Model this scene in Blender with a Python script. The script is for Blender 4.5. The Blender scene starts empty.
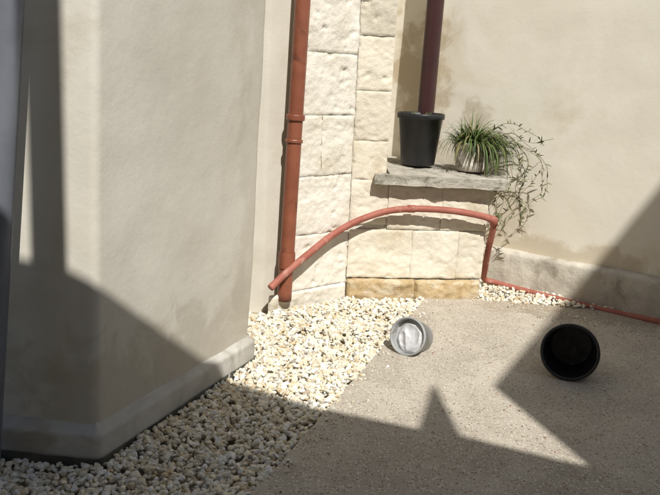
import bpy, bmesh, math, random
from mathutils import Vector, Matrix, noise
random.seed(7)
sc=bpy.context.scene
col=sc.collection
# ---------------------------------------------------------------- helpers
def new_obj(name, verts, faces, mat=None, smooth=False, parent=None, cols=None):
    me=bpy.data.meshes.new(name)
    me.from_pydata([tuple(v) for v in verts],[],faces)
    me.update()
    if cols:
        a=me.color_attributes.new("tint",'FLOAT_COLOR','POINT')
        flat=[]
        for c in cols: flat+= [c[0],c[1],c[2],1.0]
        a.data.foreach_set("color",flat)
    if smooth:
        me.polygons.foreach_set("use_smooth",[True]*len(me.polygons))
    ob=bpy.data.objects.new(name,me); col.objects.link(ob)
    if mat: me.materials.append(mat)
    if parent: ob.parent=parent
    return ob
def empty(name):
    e=bpy.data.objects.new(name,None); col.objects.link(e); return e
def material(name,c1,c2,scale=3.,c3=None,s3=1.,t3=(.5,.65),bumps=((40,.3,.01),),rough=.9,attr=False,spec=.3,detail=6,speck=None,metal=0,stains=None):
    m=bpy.data.materials.new(name); m.use_nodes=True
    nt=m.node_tree; N=nt.nodes; L=nt.links; N.clear()
    out=N.new('ShaderNodeOutputMaterial'); b=N.new('ShaderNodeBsdfPrincipled')
    L.new(b.outputs[0],out.inputs[0])
    tc=N.new('ShaderNodeTexCoord'); co=tc.outputs['Object']
    def nz(s,d=detail,dist=0):
        n=N.new('ShaderNodeTexNoise'); n.inputs['Scale'].default_value=s; n.inputs['Detail'].default_value=d
        n.inputs['Roughness'].default_value=.6; n.inputs['Distortion'].default_value=dist
        L.new(co,n.inputs['Vector']); return n.outputs['Fac']
    def ramp(f,a,bb):
        r=N.new('ShaderNodeMapRange'); r.inputs[1].default_value=a; r.inputs[2].default_value=bb
        r.interpolation_type='SMOOTHSTEP'
        L.new(f,r.inputs[0]); return r.outputs[0]
    def mth(op,a,bb):
        n=N.new('ShaderNodeMath'); n.operation=op
        for i,v in enumerate((a,bb)):
            if isinstance(v,(int,float)): n.inputs[i].default_value=v
            else: L.new(v,n.inputs[i])
        return n.outputs[0]
    def mix(f,a,bb,mode='MIX'):
        x=N.new('ShaderNodeMix'); x.data_type='RGBA'; x.blend_type=mode
        if isinstance(f,float): x.inputs[0].default_value=f
        else: L.new(f,x.inputs[0])
        for i,v in ((6,a),(7,bb)):
            if isinstance(v,tuple): x.inputs[i].default_value=(*v,1)
            else: L.new(v,x.inputs[i])
        return x.outputs[2]
    c=mix(ramp(nz(scale,dist=.4),.32,.68),c1,c2)
    if c3: c=mix(ramp(nz(s3,4,.8),*t3),c,c3)
    if stains:
        nn_=nz(5,6,.6)
        for (ctr,rad,sq,cc,amt) in stains:
            mp=N.new('ShaderNodeVectorMath'); mp.operation='SUBTRACT'; L.new(co,mp.inputs[0]); mp.inputs[1].default_value=ctr
            ml=N.new('ShaderNodeVectorMath'); ml.operation='MULTIPLY'; L.new(mp.outputs[0],ml.inputs[0]); ml.inputs[1].default_value=sq
            ln=N.new('ShaderNodeVectorMath'); ln.operation='LENGTH'; L.new(ml.outputs[0],ln.inputs[0])
            dd=mth('ADD',mth('DIVIDE',ln.outputs['Value'],rad),mth('MULTIPLY',mth('SUBTRACT',nn_,.5),2.6))
            c=mix(mth('MULTIPLY',ramp(dd,1.05,.45),amt),c,cc)
    if speck:
        for (sc_,thr,cc,amt) in speck:
            v=N.new('ShaderNodeTexVoronoi'); v.inputs['Scale'].default_value=sc_; L.new(co,v.inputs['Vector'])
            sep=N.new('ShaderNodeSeparateColor'); L.new(v.outputs['Color'],sep.inputs[0])
            sel=mth('LESS_THAN',sep.outputs[0],amt)
            sh=ramp(v.outputs['Distance'],thr,thr*.6)
            c=mix(mth('MULTIPLY',sel,sh),c,cc)
    if attr:
        a=N.new('ShaderNodeAttribute'); a.attribute_name='tint'
        c=mix(1.0,c,a.outputs['Color'],'MULTIPLY')
    L.new(c,b.inputs['Base Color'])
    b.inputs['Roughness'].default_value=rough
    b.inputs['Specular IOR Level'].default_value=spec
    b.inputs['Metallic'].default_value=metal
    prev=None
    for (s,st,d) in bumps:
        bp=N.new('ShaderNodeBump'); bp.inputs['Strength'].default_value=st; bp.inputs['Distance'].default_value=d
        L.new(nz(s,4),bp.inputs['Height'])
        if prev: L.new(prev,bp.inputs['Normal'])
        prev=bp.outputs[0]
    if prev: L.new(prev,b.inputs['Normal'])
    return m
def fbm(p,s,seed=0):
    return noise.fractal(Vector((p[0]*s+seed,p[1]*s,p[2]*s)),1.0,2.0,4)
def round_path(pts,r,closed=True,step=.03,seg=8):
    n=len(pts); out=[]
    for i,p in enumerate(pts):
        p=Vector(p)
        if not closed and i in (0,n-1): out.append(p); continue
        a=Vector(pts[i-1]); b=Vector(pts[(i+1)%n])
        da=(a-p).normalized(); db=(b-p).normalized()
        s=p+da*r; e=p+db*r
        for k in range(seg+1):
            t=k/seg; out.append(s*(1-t)**2+p*2*t*(1-t)+e*t*t)
    res=[]; m=len(out)
    for i in range(m if closed else m-1):
        a=out[i]; b=out[(i+1)%m]; d=(b-a).length; k=max(1,int(d/step))
        for j in range(k): res.append(a.lerp(b,j/k))
    if not closed: res.append(out[-1])
    return res
def ring_wall(name,path,zs,mat,amp=.006,fs=2.5,closed=True,parent=None,cap=True,inset=None,seed=0,lean=0):
    n=len(path); V=[];F=[]
    nor=[]
    for i in range(n):
        a=path[i-1] if (closed or i>0) else path[i]; b=path[(i+1)%n] if (closed or i<n-1) else path[i]
        d=(b-a).normalized(); nor.append(Vector((d.y,-d.x)))
    for k,z in enumerate(zs):
        off=inset(z) if inset else 0
        for i,p in enumerate(path):
            h=amp*fbm((p.x,p.y,z),fs,seed)+off
            V.append((p.x+nor[i].x*h+lean*z,p.y+nor[i].y*h,z))
    for k in range(len(zs)-1):
        for i in range(n if closed else n-1):
            j=(i+1)%n
            F.append((k*n+i,k*n+j,(k+1)*n+j,(k+1)*n+i))
    if cap and closed: F.append(tuple((len(zs)-1)*n+i for i in range(n)))
    o=new_obj(name,V,F,mat,True,parent)
    return o
def frange(a,b,s):
    n=max(1,int(round((b-a)/s))); return [a+(b-a)*i/n for i in range(n+1)]
def stones(name,blocks,mat,parent=None,res=.011,bev=.008,amp=.009,pits=1.0,drop=.012):
    V=[];F=[];C=[]
    for bi,(p0,p1,z0,z1,tint,proud) in enumerate(blocks):
        p0=Vector(p0);p1=Vector(p1); d=(p1-p0); W=d.length; d.normalize(); n=Vector((d.y,-d.x))
        nx=max(6,int(W/res)); nz_=max(6,int((z1-z0)/res)); base=len(V)
        for j in range(nz_+1):
            for i in range(nx+1):
                u=W*i/nx; v=(z1-z0)*j/nz_
                e=min(u,W-u,v,(z1-z0)-v)
                x=p0+d*u; z=z0+v
                jag=.010*noise.noise(Vector((x.x*14+bi,x.y*14,z*14)))
                ee=max(0,e+jag)
                k=min(1,ee/bev); dep=-(bev*1.0)*(1-math.sqrt(max(0,1-(1-k)**2)))
                h=dep+proud+amp*fbm((x.x,x.y,z),6,1.7)+amp*.4*fbm((x.x,x.y,z),30,bi)
                pit=fbm((x.x,x.y,z),18,bi+40)
                if pit>.35: h-=.018*(pit-.35)*pits
                if i in(0,nx) or j in(0,nz_): h-=drop
                V.append((x.x+n.x*h,x.y+n.y*h,z)); C.append(tint)
        for j in range(nz_):
            for i in range(nx):
                a=base+j*(nx+1)+i; F.append((a,a+1,a+nx+2,a+nx+1))
    return new_obj(name,V,F,mat,True,parent,C)
def prism(name,poly,z0,z1,mat,parent=None):
    bm=bmesh.new(); vs=[bm.verts.new((x,y,z0)) for x,y in poly]; f=bm.faces.new(vs)
    r=bmesh.ops.extrude_face_region(bm,geom=[f]); bmesh.ops.translate(bm,vec=(0,0,z1-z0),verts=[v for v in r['geom'] if isinstance(v,bmesh.types.BMVert)])
    bmesh.ops.recalc_face_normals(bm,faces=bm.faces)
    me=bpy.data.meshes.new(name); bm.to_mesh(me); bm.free(); me.materials.append(mat)
    o=bpy.data.objects.new(name,me); col.objects.link(o)
    if parent:o.parent=parent
    return o
def catmull(pts,step=.01):
    P=[Vector(p) for p in pts]; P=[P[0]*2-P[1]]+P+[P[-1]*2-P[-2]]; out=[]
    for i in range(1,len(P)-2):
        a,b,c,d=P[i-1:i+3]; k=max(2,int((c-b).length/step))
        for j in range(k):
            t=j/k
            out.append(.5*((2*b)+(-a+c)*t+(2*a-5*b+4*c-d)*t*t+(-a+3*b-3*c+d)*t**3))
    out.append(P[-2]); return out
def tube_geo(path,rad,seg=14,V=None,F=None,capends=True):
    if V is None: V=[];F=[]
    n=len(path); up=Vector((.31,.2,.93)); base=len(V)
    T=(path[1]-path[0]).normalized(); A=T.cross(up).normalized()
    for i,p in enumerate(path):
        t=(path[min(i+1,n-1)]-path[max(i-1,0)]).normalized()
        A=(A-t*A.dot(t)).normalized(); B=t.cross(A)
        r=rad(i/(n-1)) if callable(rad) else rad
        for k in range(seg):
            a=2*math.pi*k/seg; q=p+(A*math.cos(a)+B*math.sin(a))*r; V.append(q)
    for i in range(n-1):
        for k in range(seg):
            k2=(k+1)%seg; F.append((base+i*seg+k,base+i*seg+k2,base+(i+1)*seg+k2,base+(i+1)*seg+k))
    if capends:
        F.append(tuple(base+k for k in reversed(range(seg)))); F.append(tuple(base+(n-1)*seg+k for k in range(seg)))
    return V,F
def lathe(name,prof,mat,M,parent=None,seg=56,wob=0,smooth=True):
    V=[];F=[]
    for (r,z) in prof:
        for k in range(seg):
            a=2*math.pi*k/seg; rr=r*(1+wob*math.sin(2*a+.7))
            V.append(M@Vector((rr*math.cos(a),rr*math.sin(a),z)))
    for i in range(len(prof)-1):
        for k in range(seg):
            k2=(k+1)%seg; F.append((i*seg+k,i*seg+k2,(i+1)*seg+k2,(i+1)*seg+k))
    o=new_obj(name,V,F,mat,smooth,parent)
    return o
def frame(loc,axis,roll=0):
    z=Vector(axis).normalized(); q=z.to_track_quat('Z','Y'); return Matrix.Translation(loc)@q.to_matrix().to_4x4()@Matrix.Rotation(roll,4,'Z')

# ---------------------------------------------------------------- materials
M_stucco=material('stucco_block',(.60,.56,.475),(.67,.635,.55),1.3,c3=(.54,.49,.40),s3=1.6,t3=(.5,.8),bumps=((9,.15,.02),(70,.12,.004),(220,.2,.0015)),
    stains=[((-.6,3.1,.1),.5,(.35,.35,1.2),(.42,.375,.30),.55),((-.38,3.65,1.2),.22,(1,1,.12),(.48,.43,.34),.4)])
M_stucco2=material('stucco_back',(.80,.745,.625),(.85,.81,.70),1.6,c3=(.73,.645,.50),s3=1.6,t3=(.5,.78),bumps=((7,.12,.02),(80,.12,.003),(220,.15,.0015)),
    stains=[((.60,5.85,1.45),.34,(1,1,.5),(.46,.36,.22),.7),((1.02,5.55,1.2),.16,(1,1,.9),(.44,.36,.24),.55),
            ((.95,5.6,.85),.28,(.6,.6,1.6),(.44,.37,.27),.55),((1.6,5.1,.30),.30,(.25,.25,2.6),(.54,.45,.31),.65),((1.25,5.35,.55),.22,(1,1,.8),(.56,.48,.35),.5)])
M_skirt=material('skirt_mortar',(.45,.43,.385),(.58,.56,.51),4,c3=(.39,.36,.31),s3=5,t3=(.5,.7),bumps=((18,.25,.01),(90,.3,.004)))
M_plinth=material('plinth_render',(.48,.44,.37),(.62,.58,.49),5,c3=(.30,.26,.20),s3=3,t3=(.55,.75),bumps=((12,.5,.02),(90,.4,.005)))
M_stone=material('limestone',(.70,.655,.565),(.80,.765,.68),5,c3=(.60,.53,.41),s3=3.0,t3=(.52,.78),bumps=((40,.5,.010),(130,.5,.005)),attr=True)
M_mortar=material('mortar',(.62,.57,.47),(.72,.67,.57),9,bumps=((60,.5,.006),))
M_shelf=material('shelf_stone',(.36,.335,.28),(.50,.465,.39),9,c3=(.20,.18,.14),s3=14,t3=(.5,.7),bumps=((25,.6,.02),(110,.6,.006)))
M_ochre=material('ochre_footing',(.42,.30,.15),(.54,.42,.25),8,c3=(.62,.54,.40),s3=9,t3=(.48,.7),bumps=((30,.6,.02),(110,.6,.006)))
M_gravel=material('gravel_stone',(.9,.9,.9),(1,1,1),60,bumps=((120,.5,.003),),attr=True,rough=.8)
M_bed=material('gravel_bed',(.34,.29,.21),(.46,.40,.30),30,bumps=((60,.8,.01),))
M_slab=material('exposed_aggregate',(.415,.37,.30),(.50,.45,.37),3.5,c3=(.34,.30,.24),s3=1.3,t3=(.5,.8),
   bumps=((90,.6,.006),(260,.5,.003)),
   speck=((62,.42,(.60,.545,.44),.28),(84,.45,(.22,.165,.12),.20),(46,.30,(.31,.22,.145),.12),(120,.45,(.68,.64,.57),.25),(150,.4,(.15,.125,.10),.18)),
   stains=[((1.9,4.7,0),.35,(.45,1.2,1),(.26,.22,.16),.6),((1.3,4.8,0),.22,(.5,1.5,1),(.35,.28,.20),.5),((.3,2.6,0),.4,(.6,1,1),(.33,.29,.23),.35)])
M_ground=material('ground_concrete',(.30,.27,.22),(.38,.34,.28),2,bumps=((40,.4,.01),))
M_pipe=material('painted_drainpipe',(.215,.070,.038),(.28,.095,.052),5,c3=(.15,.052,.033),s3=8,t3=(.55,.7),bumps=((30,.08,.003),),rough=.40,spec=.5)
M_maroon=material('maroon_drainpipe',(.036,.013,.014),(.05,.018,.018),5,bumps=((30,.05,.003),),rough=.38,spec=.5)
M_grey=material('grey_pipe',(.15,.16,.185),(.19,.20,.23),4,bumps=((60,.08,.002),),rough=.4,spec=.5)
M_hose=material('red_conduit',(.31,.095,.065),(.39,.145,.105),7,c3=(.50,.32,.25),s3=14,t3=(.56,.78),bumps=((90,.2,.002),),rough=.6)
M_black=material('black_plastic',(.012,.012,.013),(.02,.02,.021),9,c3=(.045,.042,.038),s3=14,t3=(.6,.8),bumps=((60,.06,.002),),rough=.38,spec=.5)
M_soil=material('soil',(.03,.02,.013),(.07,.05,.03),40,bumps=((60,1,.02),))
M_dust=material('dusty_plastic',(.07,.07,.07),(.13,.125,.12),14,c3=(.16,.14,.11),s3=20,t3=(.55,.7),bumps=((60,.1,.003),),rough=.6)
M_greytub=material('grey_tub',(.27,.28,.28),(.36,.365,.36),9,c3=(.22,.2,.17),s3=14,t3=(.55,.7),bumps=((50,.1,.002),),rough=.45,spec=.5)
M_bag=material('white_plastic_bag',(.52,.53,.55),(.66,.66,.67),9,bumps=((10,.3,.02),(50,.15,.005)),rough=.35,spec=.5)
M_plantpot=material('clear_dirty_pot',(.42,.38,.31),(.60,.56,.49),18,c3=(.18,.14,.09),s3=14,t3=(.48,.66),bumps=((40,.3,.005),),rough=.35,spec=.5)
M_leaf=material('leaf',(1,1,1),(.8,.85,.75),20,bumps=(),attr=True,rough=.55)
M_dark=material('membrane',(.07,.075,.06),(.13,.13,.10),9,bumps=((60,.5,.004),))
M_caster=material('caster_render',(.26,.235,.185),(.32,.29,.23),2,bumps=((40,.3,.006),))
M_debris=material('debris',(.9,.9,.9),(1,1,1),60,bumps=(),attr=True)

# ---------------------------------------------------------------- ground
new_obj('ground',[(-400,-400,-.075),(400,-400,-.075),(400,400,-.075),(-400,400,-.075)],[(0,1,2,3)],M_ground)
edge=[(-1.6,-1.36),(-.24,2.38),(.43,4.21),(.715,4.99)]
e2=[]
for a,b in zip(edge[:-1],edge[1:]):
    a=Vector(a);b=Vector(b);k=int((b-a).length/.03)
    for j in range(k):
        p=a.lerp(b,j/k); p.x+=.010*noise.noise(Vector((p.y*9,0,3)))+.006*noise.noise(Vector((p.y*40,0,3))); e2.append((p.x,p.y))
back=[(2.6,4.27),(2.2,4.57),(1.86,4.82),(1.62,4.90),(1.35,4.92),(1.07,4.93),(.72,4.99)]
poly=[(-1.6,-4),(7,-4),(7,.9)]+back+list(reversed(e2))[:-1]+[(-1.6,-1.36)]
pav=prism('paving',poly,-.07,0,M_slab)

# ---------------------------------------------------------------- left building
lb=empty('stucco_building')
foot=[(-3.2,2.83),(-.870,2.60),(-.400,3.66),(-1.4,4.12),(-3.2,4.3)]
path=round_path(foot,.03)
ring_wall('wall',path,frange(.10,3.4,.035),M_stucco,amp=.009,fs=1.3,parent=lb,lean=.027)
foot2=[(-3.22,2.79),(-.845,2.56),(-.365,3.675),(-1.4,4.15),(-3.22,4.33)]
path=round_path(foot2,.03)
def sk(z):
    t=z/.145
    return 0 if t<.68 else -.046*((t-.68)/.32)
zz=frange(-.05,.0986,.012)+[.104,.112,.124,.135,.145]
ring_wall('skirting',path,zz,M_skirt,amp=.006,fs=3,parent=lb,cap=False,inset=sk,seed=5)
path=round_path([(-3.23,2.78),(-.84,2.552),(-.36,3.68),(-1.4,4.16),(-3.23,4.34)],.03)
ring_wall('damp_membrane',path,frange(-.07,.008,.015),M_dark,amp=.006,fs=9,parent=lb,cap=False,seed=9)

# ---------------------------------------------------------------- recessed stucco wall
path=round_path([(-1.9,4.45),(-.42,4.55),(.0,4.86),(.02,5.1)],.02,closed=False)
rw=ring_wall('recess_wall',path,frange(-.07,3.6,.04),M_stucco,amp=.006,closed=False,cap=False,seed=3)

# ---------------------------------------------------------------- stone pier
sp=empty('stone_pier')
def T(b,y=0): return (b,b*(1-.03*y),b*(1-.10*y))
PL=(-.245,4.56); PC=(.122,4.855); PR=(.352,4.882)
zs=[.09,.46,.84,1.22,1.60,1.98,2.4,2.8,3.2,3.6]
bl=[]; g_=.0005
for i in range(len(zs)-1):
    t=random.uniform(.98,1.06)
    if i not in(2,5): bl.append((PL,PC,zs[i]+g_,zs[i+1]-g_,T(t,.2),random.uniform(-.002,.002)))
    else:
        f=.45; m=(PL[0]+(PC[0]-PL[0])*f,PL[1]+(PC[1]-PL[1])*f)
        bl.append((PL,m,zs[i]+g_,zs[i+1]-g_,T(t,.2),0)); bl.append((m,PC,zs[i]+g_,zs[i+1]-g_,T(t*.98,.4),.001))
zr=[.80,1.06,1.38,1.72,2.12,2.5,2.9,3.3,3.6]
tl=[.98,.93,.97,.82,.78,.8,.85,.8]
for i in range(len(zr)-1):
    bl.append((PC,PR,zr[i]+.001,zr[i+1]-.001,T(tl[i],1.1),(-.010,-.008,-.011,-.007)[i%4]))
stones('pier_blocks',bl,M_stone,sp,pits=1.6,bev=.004,amp=.008,drop=.004)
prism('pier_core',[(-.235,4.582),(.124,4.884),(.346,4.911),(.346,6.2),(-.235,6.2)],-.07,3.6,M_mortar,sp)
stones('pier_foot',[((-.36,4.44),(.125,4.83),-.07,.10,T(.95,.4),0)],M_stone,sp)

# ---------------------------------------------------------------- stone shelf
sb=empty('stone_shelf')
LR=(1.065,4.985)
def lp(t): return (PC[0]+(LR[0]-PC[0])*t,PC[1]+(LR[1]-PC[1])*t)
bl=[(lp(0),lp(.27),.50,.80,T(.97,.9),-.006),(lp(.27),lp(.66),.47,.77,T(.98,.7),0),(lp(.66),lp(1),.47,.77,T(.93,1.),.002),
    (lp(0),lp(.46),.13,.465,T(.97,1.),0),(lp(.46),lp(.8),.13,.465,T(.98,.8),.002),(lp(.8),lp(1),.13,.465,T(.93,1),0)]
stones('shelf_wall_blocks',[(a,b,c+.0005,d+.002,e,f) for a,b,c,d,e,f in bl],M_stone,sb,bev=.004,amp=.008,drop=.004)
prism('shelf_core',[(.36,4.906),(1.05,5.004),(1.06,5.62),(.36,6.1)],-.07,.782,M_mortar,sb)
prism('shelf_core_corner',[(.126,4.878),(.358,4.905),(.358,4.96),(.126,4.94)],-.07,.80,M_mortar,sb)
stones('ochre_footing',[((.13,4.80),(.60,4.865),-.07,.125,(1,1,1),0),((.60,4.865),(1.06,4.93),-.07,.12,(.9,.92,.95),-.01)],M_ochre,sb,amp=.02,drop=.05)
bm=bmesh.new()
sl=[(.27,4.80),(.7,4.845),(1.15,4.90),(1.20,5.15),(1.25,5.43),(.37,6.03),(.37,4.87),(.27,4.858)]
f=bm.faces.new([bm.verts.new((x,y,.787-.02*(x-.3))) for x,y in sl])
r=bmesh.ops.extrude_face_region(bm,geom=[f]); bmesh.ops.translate(bm,vec=(0,0,.066),verts=[v for v in r['geom'] if isinstance(v,bmesh.types.BMVert)])
bmesh.ops.triangulate(bm,faces=bm.faces[:])
for _ in range(5):
    bmesh.ops.subdivide_edges(bm,edges=[e for e in bm.edges if e.calc_length()>.03],cuts=1,use_grid_fill=False)
    bmesh.ops.triangulate(bm,faces=[f for f in bm.faces if len(f.verts)>3])
bmesh.ops.recalc_face_normals(bm,faces=bm.faces); bm.normal_update()
for v in bm.verts:
    n=v.normal.copy(); q=v.co.copy()
    v.co+=n*(.009*fbm(q,9)+.004*fbm(q,30))
me=bpy.data.meshes.new('slab'); bm.to_mesh(me); bm.free(); me.materials.append(M_shelf)
me.polygons.foreach_set("use_smooth",[True]*len(me.polygons))
me.set_sharp_from_angle(angle=math.radians(50))
o=bpy.data.objects.new('slab',me); col.objects.link(o); o.parent=sb

# ---------------------------------------------------------------- back wall
bw=empty('boundary_wall')
d=Vector((.9,-.7)).normalized(); nn=Vector((d.y,-d.x))
w1=Vector((1.28,5.32))
def on(s,off): p=w1+d*s+nn*off; return (p.x,p.y)
path=round_path([on(-1.9,-.07),on(7,-.07)],.01,closed=False,step=.05)
ring_wall('wall',path,frange(-.07,4.0,.05),M_stucco2,amp=.010,fs=1.3,closed=False,cap=False,parent=bw,seed=11)
V=[];F=[];ss=frange(-.75,7,.02)
prof=[(0,-.07),(.0,0),(.0,.06),(.0,.10),(-.002,.15),(-.004,.2),(-.004,.235),(-.012,.252),(-.03,.262),(-.08,.268)]
for s in ss:
    for (o_,z) in prof:
        p=w1+d*s; h=o_+.010*fbm((p.x,p.y,z),6,2)+.006*fbm((p.x,p.y,z),22,4)
        q=p+nn*h; V.append((q.x,q.y,z+.007*fbm((p.x,p.y,z),5,8)+s*.012))
m=len(prof)
for i in range(len(ss)-1):
    for k in range(m-1):
        F.append((i*m+k,(i+1)*m+k,(i+1)*m+k+1,i*m+k+1))
new_obj('plinth',V,F,M_plinth,True,bw)

# ---------------------------------------------------------------- drainpipes
def pipe(name,a,b,r,mat,rings):
    a=Vector(a);b=Vector(b); e=empty(name)
    path=[a.lerp(b,i/60) for i in range(61)]
    V,F=tube_geo(path,r,28); new_obj('shaft',V,F,mat,True,e)
    V=[];F=[]
    for (t,h,rr) in rings:
        c=a.lerp(b,t); ax=(b-a).normalized()
        pr=[(-h,r),(-h,rr),(-h*.6,rr*1.04),(h*.6,rr*1.04),(h,rr),(h,r)]
        base=len(V); fr=frame(c,ax)
        for (z,q) in pr:
            for k in range(28):
                an=2*math.pi*k/28; V.append(fr@Vector((q*math.cos(an),q*math.sin(an),z)))
        for i in range(len(pr)-1):
            for k in range(28):
                k2=(k+1)%28; F.append((base+i*28+k,base+i*28+k2,base+(i+1)*28+k2,base+(i+1)*28+k))
    if V: new_obj('collars',V,F,mat,False,e)
    return e
dp=pipe('drainpipe',(-.275,4.50,.06),(-.185,4.56,3.6),.046,M_pipe,[(.285,.010,.052),(.325,.018,.055),(.63,.03,.055),(.075,.05,.051)])
V,F=tube_geo([Vector((-.245,4.53,1.16)),Vector((-.27,4.62,1.16))],.008,8); new_obj('bracket',V,F,M_pipe,True,dp)
dp2=pipe('drainpipe',(.655,5.58,.855),(.70,5.60,4.0),.062,M_maroon,[(.9,.03,.07)])
dp3=pipe('drainpipe',(-1.252,2.50,-.05),(-.975,2.50,2.6),.045,M_grey,[(.92,.03,.05)])

# ---------------------------------------------------------------- red hose
pts=[(-.355,4.37,.175),(-.30,4.42,.225),(-.18,4.51,.325),(.06,4.73,.485),(.30,4.81,.59),(.52,4.83,.63),(.80,4.86,.625),(1.02,4.895,.59),(1.09,4.91,.56)]
path=catmull(pts,.008)
ho=empty('conduit_hose')
def hr(a,b): return lambda t: a+.0012*noise.noise(Vector((t*b,0,0)))
V,F=tube_geo(path,hr(.0225,40),16); new_obj('arched_hose',V,F,M_hose,True,ho)
path=catmull([(1.09,4.90,.575),(1.10,4.93,.50),(1.105,5.03,.34),(1.125,5.17,.16),(1.15,5.27,.055),(1.24,5.26,.03),(1.42,5.135,.018),(1.7,4.93,.008),(1.95,4.75,.004),(2.15,4.58,.012),(2.5,4.31,.008),(3.2,3.76,.01)],.01)
V,F=tube_geo(path,hr(.0215,60),16); new_obj('down_hose',V,F,M_hose,True,ho)
V,F=tube_geo([Vector((1.06,4.903,.577)),Vector((1.095,4.905,.57)),Vector((1.10,4.912,.53))],.027,16); new_obj('elbow',V,F,M_hose,True,ho)
V,F=tube_geo([Vector((.50,4.832,.629)),Vector((.55,4.835,.631))],.0255,16); new_obj('coupling',V,F,M_hose,True,ho)

# ---------------------------------------------------------------- pots
fp=empty('flower_pot')
PX,PY,PZ=.605,5.38,.862
X=frame((PX,PY,PZ),(0,0,1))
lathe('pot',[(0,.0),(.118,0),(.122,.01),(.156,.325),(.164,.327),(.170,.335),(.170,.362),(.166,.368),(.158,.366),(.154,.32),(.148,.30)],M_black,X,fp)
lathe('soil',[(.150,.325),(.1,.332),(.05,.339),(0,.34)],M_soil,X,fp)
V=[];F=[];C=[]
def leaf(V,F,C,root,dirv,length,width,droop,colr,seg=9,twist=0):
    p=Vector(root); v=Vector(dirv).normalized(); base=len(V)
    side=v.cross(Vector((0,0,1)))
    if side.length<.05: side=Vector((1,0,0))
    side.normalize(); side=(Matrix.Rotation(twist,3,v)@side)
    st=length/seg
    for i in range(seg+1):
        t=i/seg; w=width*(min(1,.5+t*3))*(1-t**2.2)+.0006
        V.append(p-side*w); V.append(p+side*w); C.append(colr); C.append(colr)
        p=p+v*st; v=(v+Vector((0,0,-droop*st*(1+t)))).normalized()
    for i in range(seg):
        a=base+2*i; F.append((a,a+1,a+3,a+2))
    return p
for i in range(26):
    a=random.uniform(0,6.28); r=random.uniform(0,.12)
    leaf(V,F,C,(PX+r*math.cos(a),PY+r*math.sin(a),PZ+.335),(math.cos(a),math.sin(a),random.uniform(.6,2)),random.uniform(.03,.07),.004,6,random.choice([(.10,.13,.04),(.2,.15,.06)]))
new_obj('weeds',V,F,M_leaf,False,fp,C)

pp=empty('potted_plant')
pc=Vector((.985,5.26,.852))
X=frame(pc,(0,0,1))
lathe('pot',[(0,0),(.110,0),(.115,.01),(.125,.05),(.122,.053),(.137,.14),(.133,.144),(.145,.18),(.155,.184),(.155,.202),(.144,.202),(.138,.16)],M_plantpot,X,pp,wob=.04)
lathe('soil',[(.142,.165),(.08,.18),(0,.185)],M_soil,X,pp)
V=[];F=[];C=[]
greens=[(.07,.12,.03),(.10,.15,.04),(.05,.085,.025),(.15,.18,.06),(.12,.13,.045),(.26,.22,.10),(.33,.27,.14)]
for i in range(460):
    a=random.uniform(0,6.283); r=random.uniform(0,.12)
    root=pc+Vector((r*math.cos(a),r*math.sin(a),.18))
    out_=random.uniform(.15,1.7)
    ln=random.uniform(.16,.34)*(1.3 if math.cos(a)>.1 else .85)*random.choice((1,1,.8))
    dy=math.sin(a)*(.35 if math.sin(a)>0 else 1)
    leaf(V,F,C,root,(math.cos(a)*out_+.18,dy*out_,1.0),ln,random.uniform(.003,.006),random.uniform(4,15),random.choices(greens,[5,5,4,3,3,2.4,2])[0],twist=random.uniform(-.5,.5))
new_obj('leaves',V,F,M_leaf,False,pp,C)
V=[];F=[];C=[]
def runner(pts,lc,th=.0016,lf=.6):
    path=catmull(pts,.012)
    path=[p+Vector((noise.noise(p*9),noise.noise(p*9+Vector((5,0,0))),noise.noise(p*7+Vector((0,9,0)))))*.03 for p in path]
    b=len(V); tube_geo(path,th,5,V,F); C.extend([(.16,.13,.06)]*(len(V)-b))
    for p in path[4:]:
        if random.random()<lf:
            leaf(V,F,C,p,(random.uniform(-1,1),random.uniform(-1,.4),random.uniform(-.6,1)),random.uniform(.02,.055),.0045,5,random.choice(lc),seg=3,twist=random.uniform(-1,1))
G2=[(.10,.14,.04),(.16,.17,.07),(.22,.19,.09),(.08,.10,.04)]
px,py,pz=pc.x,pc.y,pc.z
for t in range(11):
    dx=random.uniform(.06,.34); drop=random.uniform(.15,.60); l=random.uniform(.35,.75)
    runner([(px+.08,py-.05,pz+.2),(px+.08+dx*.5,py-.10,pz+.23+random.uniform(-.05,.05)),(px+.12+dx,py-.14,pz+.13),(px+.12+dx*1.08+random.uniform(-.08,.07),py-.16,pz+.12-drop*.5),(px+.10+dx*random.uniform(.5,1.3),py-.15,pz+.12-drop)],G2,lf=l)
runner([(px,py-.05,pz+.2),(px+.15,py-.08,pz+.33),(px+.32,py-.12,pz+.30),(px+.47,py-.14,pz+.20)],G2)
runner([(px,py-.05,pz+.2),(px+.2,py-.10,pz+.27),(px+.38,py-.12,pz+.22),(px+.52,py-.12,pz+.26)],G2,lf=.4)
runner([(px+.1,py-.1,pz+.1),(px+.2,py-.2,pz-.1),(px+.17,py-.22,pz-.3),(px+.22,py-.24,pz-.42)],G2,lf=.4)
new_obj('trailing_runners',V,F,M_leaf,False,pp,C)

# black bucket lying on its side
bk=empty('plastic_bucket')
R1=.147; R0=.108; Hh=.25
mouth=Vector((-.34,-.93,.18)).normalized()
X=frame(Vector((1.255,3.58,R1+.002))-mouth*Hh,mouth)
lathe('shell',[(0,0),(R0,0),(R0+.003,.008),(R1-.008,Hh-.045),(R1,Hh-.043),(R1+.001,Hh-.004),(R1-.004,Hh),(R1-.014,Hh),(R1-.015,Hh-.006),(R1-.014,Hh-.03),(R0-.004,.012)],M_black,X,bk)
lathe('inner_base',[(R0-.004,.012),(R0-.02,.010),(R0*.55,.016),(0,.016)],M_dust,X,bk)
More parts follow.
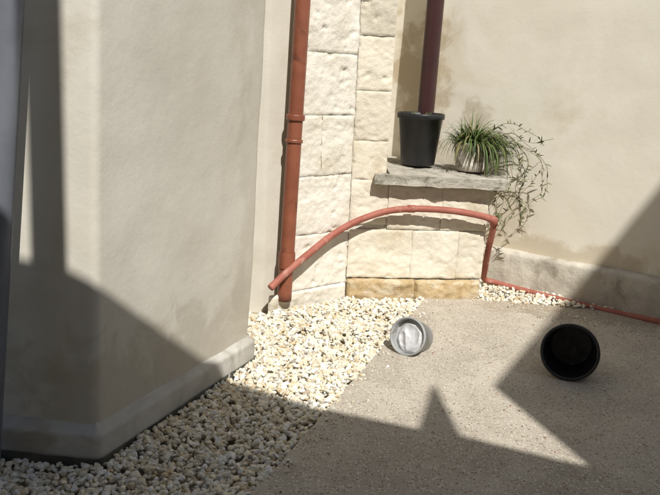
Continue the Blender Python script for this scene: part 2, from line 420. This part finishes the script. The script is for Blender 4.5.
# small grey tub with a white bag in it
tb=empty('plastic_tub')
r1=.106; r0=.082; hh=.17
mouth=Vector((-.52,-.80,.30)).normalized()
mc=Vector((.445,3.83,r1-.004))
X=frame(mc-mouth*hh,mouth)
lathe('shell',[(0,0),(r0,0),(r0+.002,.006),(r1-.007,hh-.025),(r1,hh-.024),(r1+.001,hh-.003),(r1-.003,hh),(r1-.008,hh),(r1-.01,hh-.02),(r0-.004,.01),(0,.01)],M_greytub,X,tb)
V=[];F=[];n1=72;n2=30
for j in range(n2+1):
    ph=math.pi/2*j/n2
    for k in range(n1):
        a=2*math.pi*k/n1; p=Vector((math.cos(a)*math.cos(ph),math.sin(a)*math.cos(ph),math.sin(ph)))
        cr=abs(noise.noise(p*1.3+Vector((3,1,0))))*.8+abs(noise.noise(p*3.2))*.12
        q=Vector((p.x*.0955,p.y*.0955,hh-.05+p.z*(.042-.045*cr)+.018*p.x)); V.append(X@q)
for j in range(n2):
    for k in range(n1):
        k2=(k+1)%n1; F.append((j*n1+k,j*n1+k2,(j+1)*n1+k2,(j+1)*n1+k))
new_obj('crumpled_bag',V,F,M_bag,True,tb)

# ---------------------------------------------------------------- gravel (one mesh)
def inside(p,poly):
    x,y=p; c=False; n=len(poly)
    for i in range(n):
        x1,y1=poly[i];x2,y2=poly[i-1]
        if (y1>y)!=(y2>y) and x<(x2-x1)*(y-y1)/(y2-y1)+x1: c=not c
    return c
tmpl=[]
for s in range(16):
    bm=bmesh.new(); bmesh.ops.create_icosphere(bm,subdivisions=2,radius=1)
    ax=Vector((random.uniform(.85,1.3),random.uniform(.6,.95),random.uniform(.4,.75)))
    pl=[(Vector((random.gauss(0,1),random.gauss(0,1),random.gauss(0,1))).normalized(),random.uniform(.5,.78)) for _ in range(8)]
    for v in bm.verts:
        for n_,dd in pl:
            k=v.co.dot(n_)-dd
            if k>0: v.co-=n_*k*.95
        v.co*=1+.12*noise.noise(v.co*1.7+Vector((s*5,0,0)))
        v.co=Vector((v.co.x*ax.x,v.co.y*ax.y,v.co.z*ax.z))
    tmpl.append(([v.co.copy() for v in bm.verts],[tuple(v.index for v in f.verts) for f in bm.faces])); bm.free()
GV=[];GF=[];GC=[]
pal=[((.78,.71,.55),5),((.82,.78,.66),6),((.70,.59,.41),2.6),((.62,.49,.31),1.2),((.83,.81,.74),5),((.54,.46,.35),.9),((.75,.67,.51),4),((.44,.39,.33),.5)]
def stone(x,y,z,r):
    vs,fs=tmpl[random.randrange(len(tmpl))]
    R=Matrix.Rotation(random.uniform(0,6.28),3,'Z')@Matrix.Rotation(random.gauss(0,.5),3,'X')@Matrix.Rotation(random.gauss(0,.5),3,'Y')
    b=len(GV); c=random.choices([p[0] for p in pal],[p[1] for p in pal])[0]; k=random.uniform(.85,1.08); c=tuple(min(.88,q*k) for q in c)
    for v in vs:
        q=R@v*r; GV.append((q.x+x,q.y+y,q.z+z)); GC.append(c)
    for f in fs: GF.append(tuple(b+i for i in f))
reg=[(-1.6,1.75),(-.47,1.75),(-.25,2.37),(.42,4.2),(.70,4.97),(.6,4.84),(.13,4.79),(-.36,4.41),(-1.2,4.2),(-.9,4.0),(-.36,3.69),(-.83,2.54),(-1.6,2.62)]
reg2=[(.80,4.98),(1.05,4.92),(1.9,4.80),(2.3,4.5),(2.45,4.42),(1.28,5.34),(1.1,5.42),(1.07,4.96)]
def gh(x,y):
    return -.012+.020*noise.noise(Vector((x*2.2,y*2.2,0)))+.014*max(0,min(1,(y-3.6)))
def scatter(reg,dens,rm,layers,zo=0):
    xs=[p[0] for p in reg]; ys=[p[1] for p in reg]
    A=(max(xs)-min(xs))*(max(ys)-min(ys))
    for l in range(layers):
        for i in range(int(A*dens)):
            x=random.uniform(min(xs),max(xs)); y=random.uniform(min(ys),max(ys))
            if not inside((x,y),reg): continue
            r=rm*random.choice((.6,.8,.9,1,1,1.15,1.35))*random.uniform(.9,1.1)
            stone(x,y,gh(x,y)+zo-.010+l*.012+random.uniform(-.004,.008),r)
scatter(reg,2050,.0158,2)
scatter(reg2,1500,.015,2,.004)
for i in range(90):
    t=random.uniform(.05,1); x=-.24+.955*t+abs(random.gauss(0,.05))+.01; y=2.38+2.6*t
    stone(x,y,.004,random.uniform(.004,.012))
for i in range(220):
    x=random.uniform(.9,2.5); y=5.30-(x-1.28)*.78-.42+random.gauss(0,.07)
    stone(x,min(y,5.22-(x-1.28)*.78),.003,random.uniform(.003,.010))
gr=new_obj('gravel',GV,GF,M_gravel,False,None,GC)
bed=prism('gravel_bed',[(-3,1),(-.75,1),(-.27,2.38),(.40,4.2),(.69,5.0),(2.4,4.5),(2.4,4.48),(1.5,5.4),(-1.5,5.4),(-3,4)],-.072,-.045,M_bed)
bed.parent=gr
# dry leaf crumbs and grit on the paving: one mesh
V=[];F=[];C=[]
for i in range(420):
    x=random.uniform(-.2,2.6); y=random.uniform(2.3,4.85)
    if x<(y-2.38)*.366-.22: continue
    if random.random()<.35: x=random.uniform(1.2,2.6); y=4.75-(x-1.28)*.78+random.gauss(0,.12)
    s_=random.uniform(.002,.0065); a=random.uniform(0,6.28); b=len(V); c=random.choice([(.10,.07,.04),(.16,.10,.06),(.62,.56,.44),(.07,.05,.035),(.35,.14,.09)])
    for k,(u,v) in enumerate(((-1,-.6),(1,-.5),(.9,.6),(-.7,.5))):
        V.append((x+s_*(u*math.cos(a)-v*math.sin(a)),y+s_*(u*math.sin(a)+v*math.cos(a)),.002+random.uniform(0,.004))); C.append(c)
    F.append((b,b+1,b+2,b+3))
new_obj('leaf_litter',V,F,M_debris,False,None,C)

# ---------------------------------------------------------------- unseen house behind the viewer: thin sheet, outline shaped from the wanted shadows
az=Vector((-.28,.96)).normalized(); el=math.radians(50)
S=Vector((-az.x*math.cos(el),-az.y*math.cos(el),math.sin(el)))
hd=Vector((.91,-.41)).normalized(); hn=Vector((.41,.91)).normalized(); h0=Vector((0,-.6))
def up(P):
    P=Vector(P); t=((Vector((P.x,P.y))-h0).dot(hn))/(-(Vector((S.x,S.y)).dot(hn)))
    q=P+S*t; return ((Vector((q.x,q.y))-h0).dot(hd),q.z)
out=[up((-1.45,2.65,.84)),up((-1.06,2.61,.77)),up((-1.03,2.61,2.6)),up((-.93,2.6,2.6)),up((-.955,2.6,.755)),up((-.84,2.57,.73)),up((-.54,3.42,0)),up((-.3,3.27,0)),up((-.01,3.11,0)),up((.43,2.95,0)),up((.555,3.45,0)),up((.60,2.91,0)),up((.98,2.74,0)),up((1.12,2.69,0)),up((.87,3.49,0)),up((1.77,4.97,.17)),up((2.07,4.69,.87))]  # tall early points: unseen post added to cast the strip on the wall
a=out[-2];b=out[-1]; k=2.2
out.append((b[0]+(b[0]-a[0])*k,b[1]+(b[1]-a[1])*k))
s_r=out[-1][0]+2.5; out+= [(s_r,out[-1][1]+.3),(s_r,-.07)]
s_l=out[0][0]-2.5; out=[(s_l,-.07),(s_l,out[0][1])]+out
nh=empty('house_shadow_caster')
bm=bmesh.new(); vs=[]
for s,z in out:
    p=h0+hd*s; vs.append(bm.verts.new((p.x,p.y,z)))
f=bm.faces.new(vs); r=bmesh.ops.extrude_face_region(bm,geom=[f])
bmesh.ops.translate(bm,vec=(-hn.x*.05,-hn.y*.05,0),verts=[v for v in r['geom'] if isinstance(v,bmesh.types.BMVert)])
bmesh.ops.triangulate(bm,faces=bm.faces[:]); bmesh.ops.recalc_face_normals(bm,faces=bm.faces)
me=bpy.data.meshes.new('shadow_outline'); bm.to_mesh(me); bm.free(); me.materials.append(M_caster)
o=bpy.data.objects.new('shadow_outline',me); col.objects.link(o); o.parent=nh

# ---------------------------------------------------------------- light
sun=bpy.data.lights.new('sun','SUN'); sun.energy=5.0; sun.angle=math.radians(.4); sun.color=(1,.97,.92)
so=bpy.data.objects.new('sun',sun); col.objects.link(so); so.rotation_euler=S.to_track_quat('Z','Y').to_euler()
w=bpy.data.worlds.new('World'); sc.world=w; w.use_nodes=True
nt=w.node_tree; bg=nt.nodes['Background']; sky=nt.nodes.new('ShaderNodeTexSky'); sky.sky_type='NISHITA'; sky.sun_disc=False
sky.sun_elevation=el; sky.sun_rotation=math.atan2(S.x,S.y)
nt.links.new(sky.outputs[0],bg.inputs[0]); bg.inputs[1].default_value=.065
# ---------------------------------------------------------------- camera
cam=bpy.data.cameras.new('camera'); co=bpy.data.objects.new('camera',cam); col.objects.link(co)
cam.sensor_width=36; cam.lens=36*740/660; cam.clip_end=1000; cam.clip_start=.02
co.matrix_world=Matrix.Translation((0,0,1.5))@Matrix.Rotation(math.radians(90-13.5),4,'X')@Matrix.Rotation(math.radians(2.8),4,'Z')
sc.camera=co
sc.view_settings.view_transform='Standard'; sc.view_settings.look='None'; sc.view_settings.exposure=0
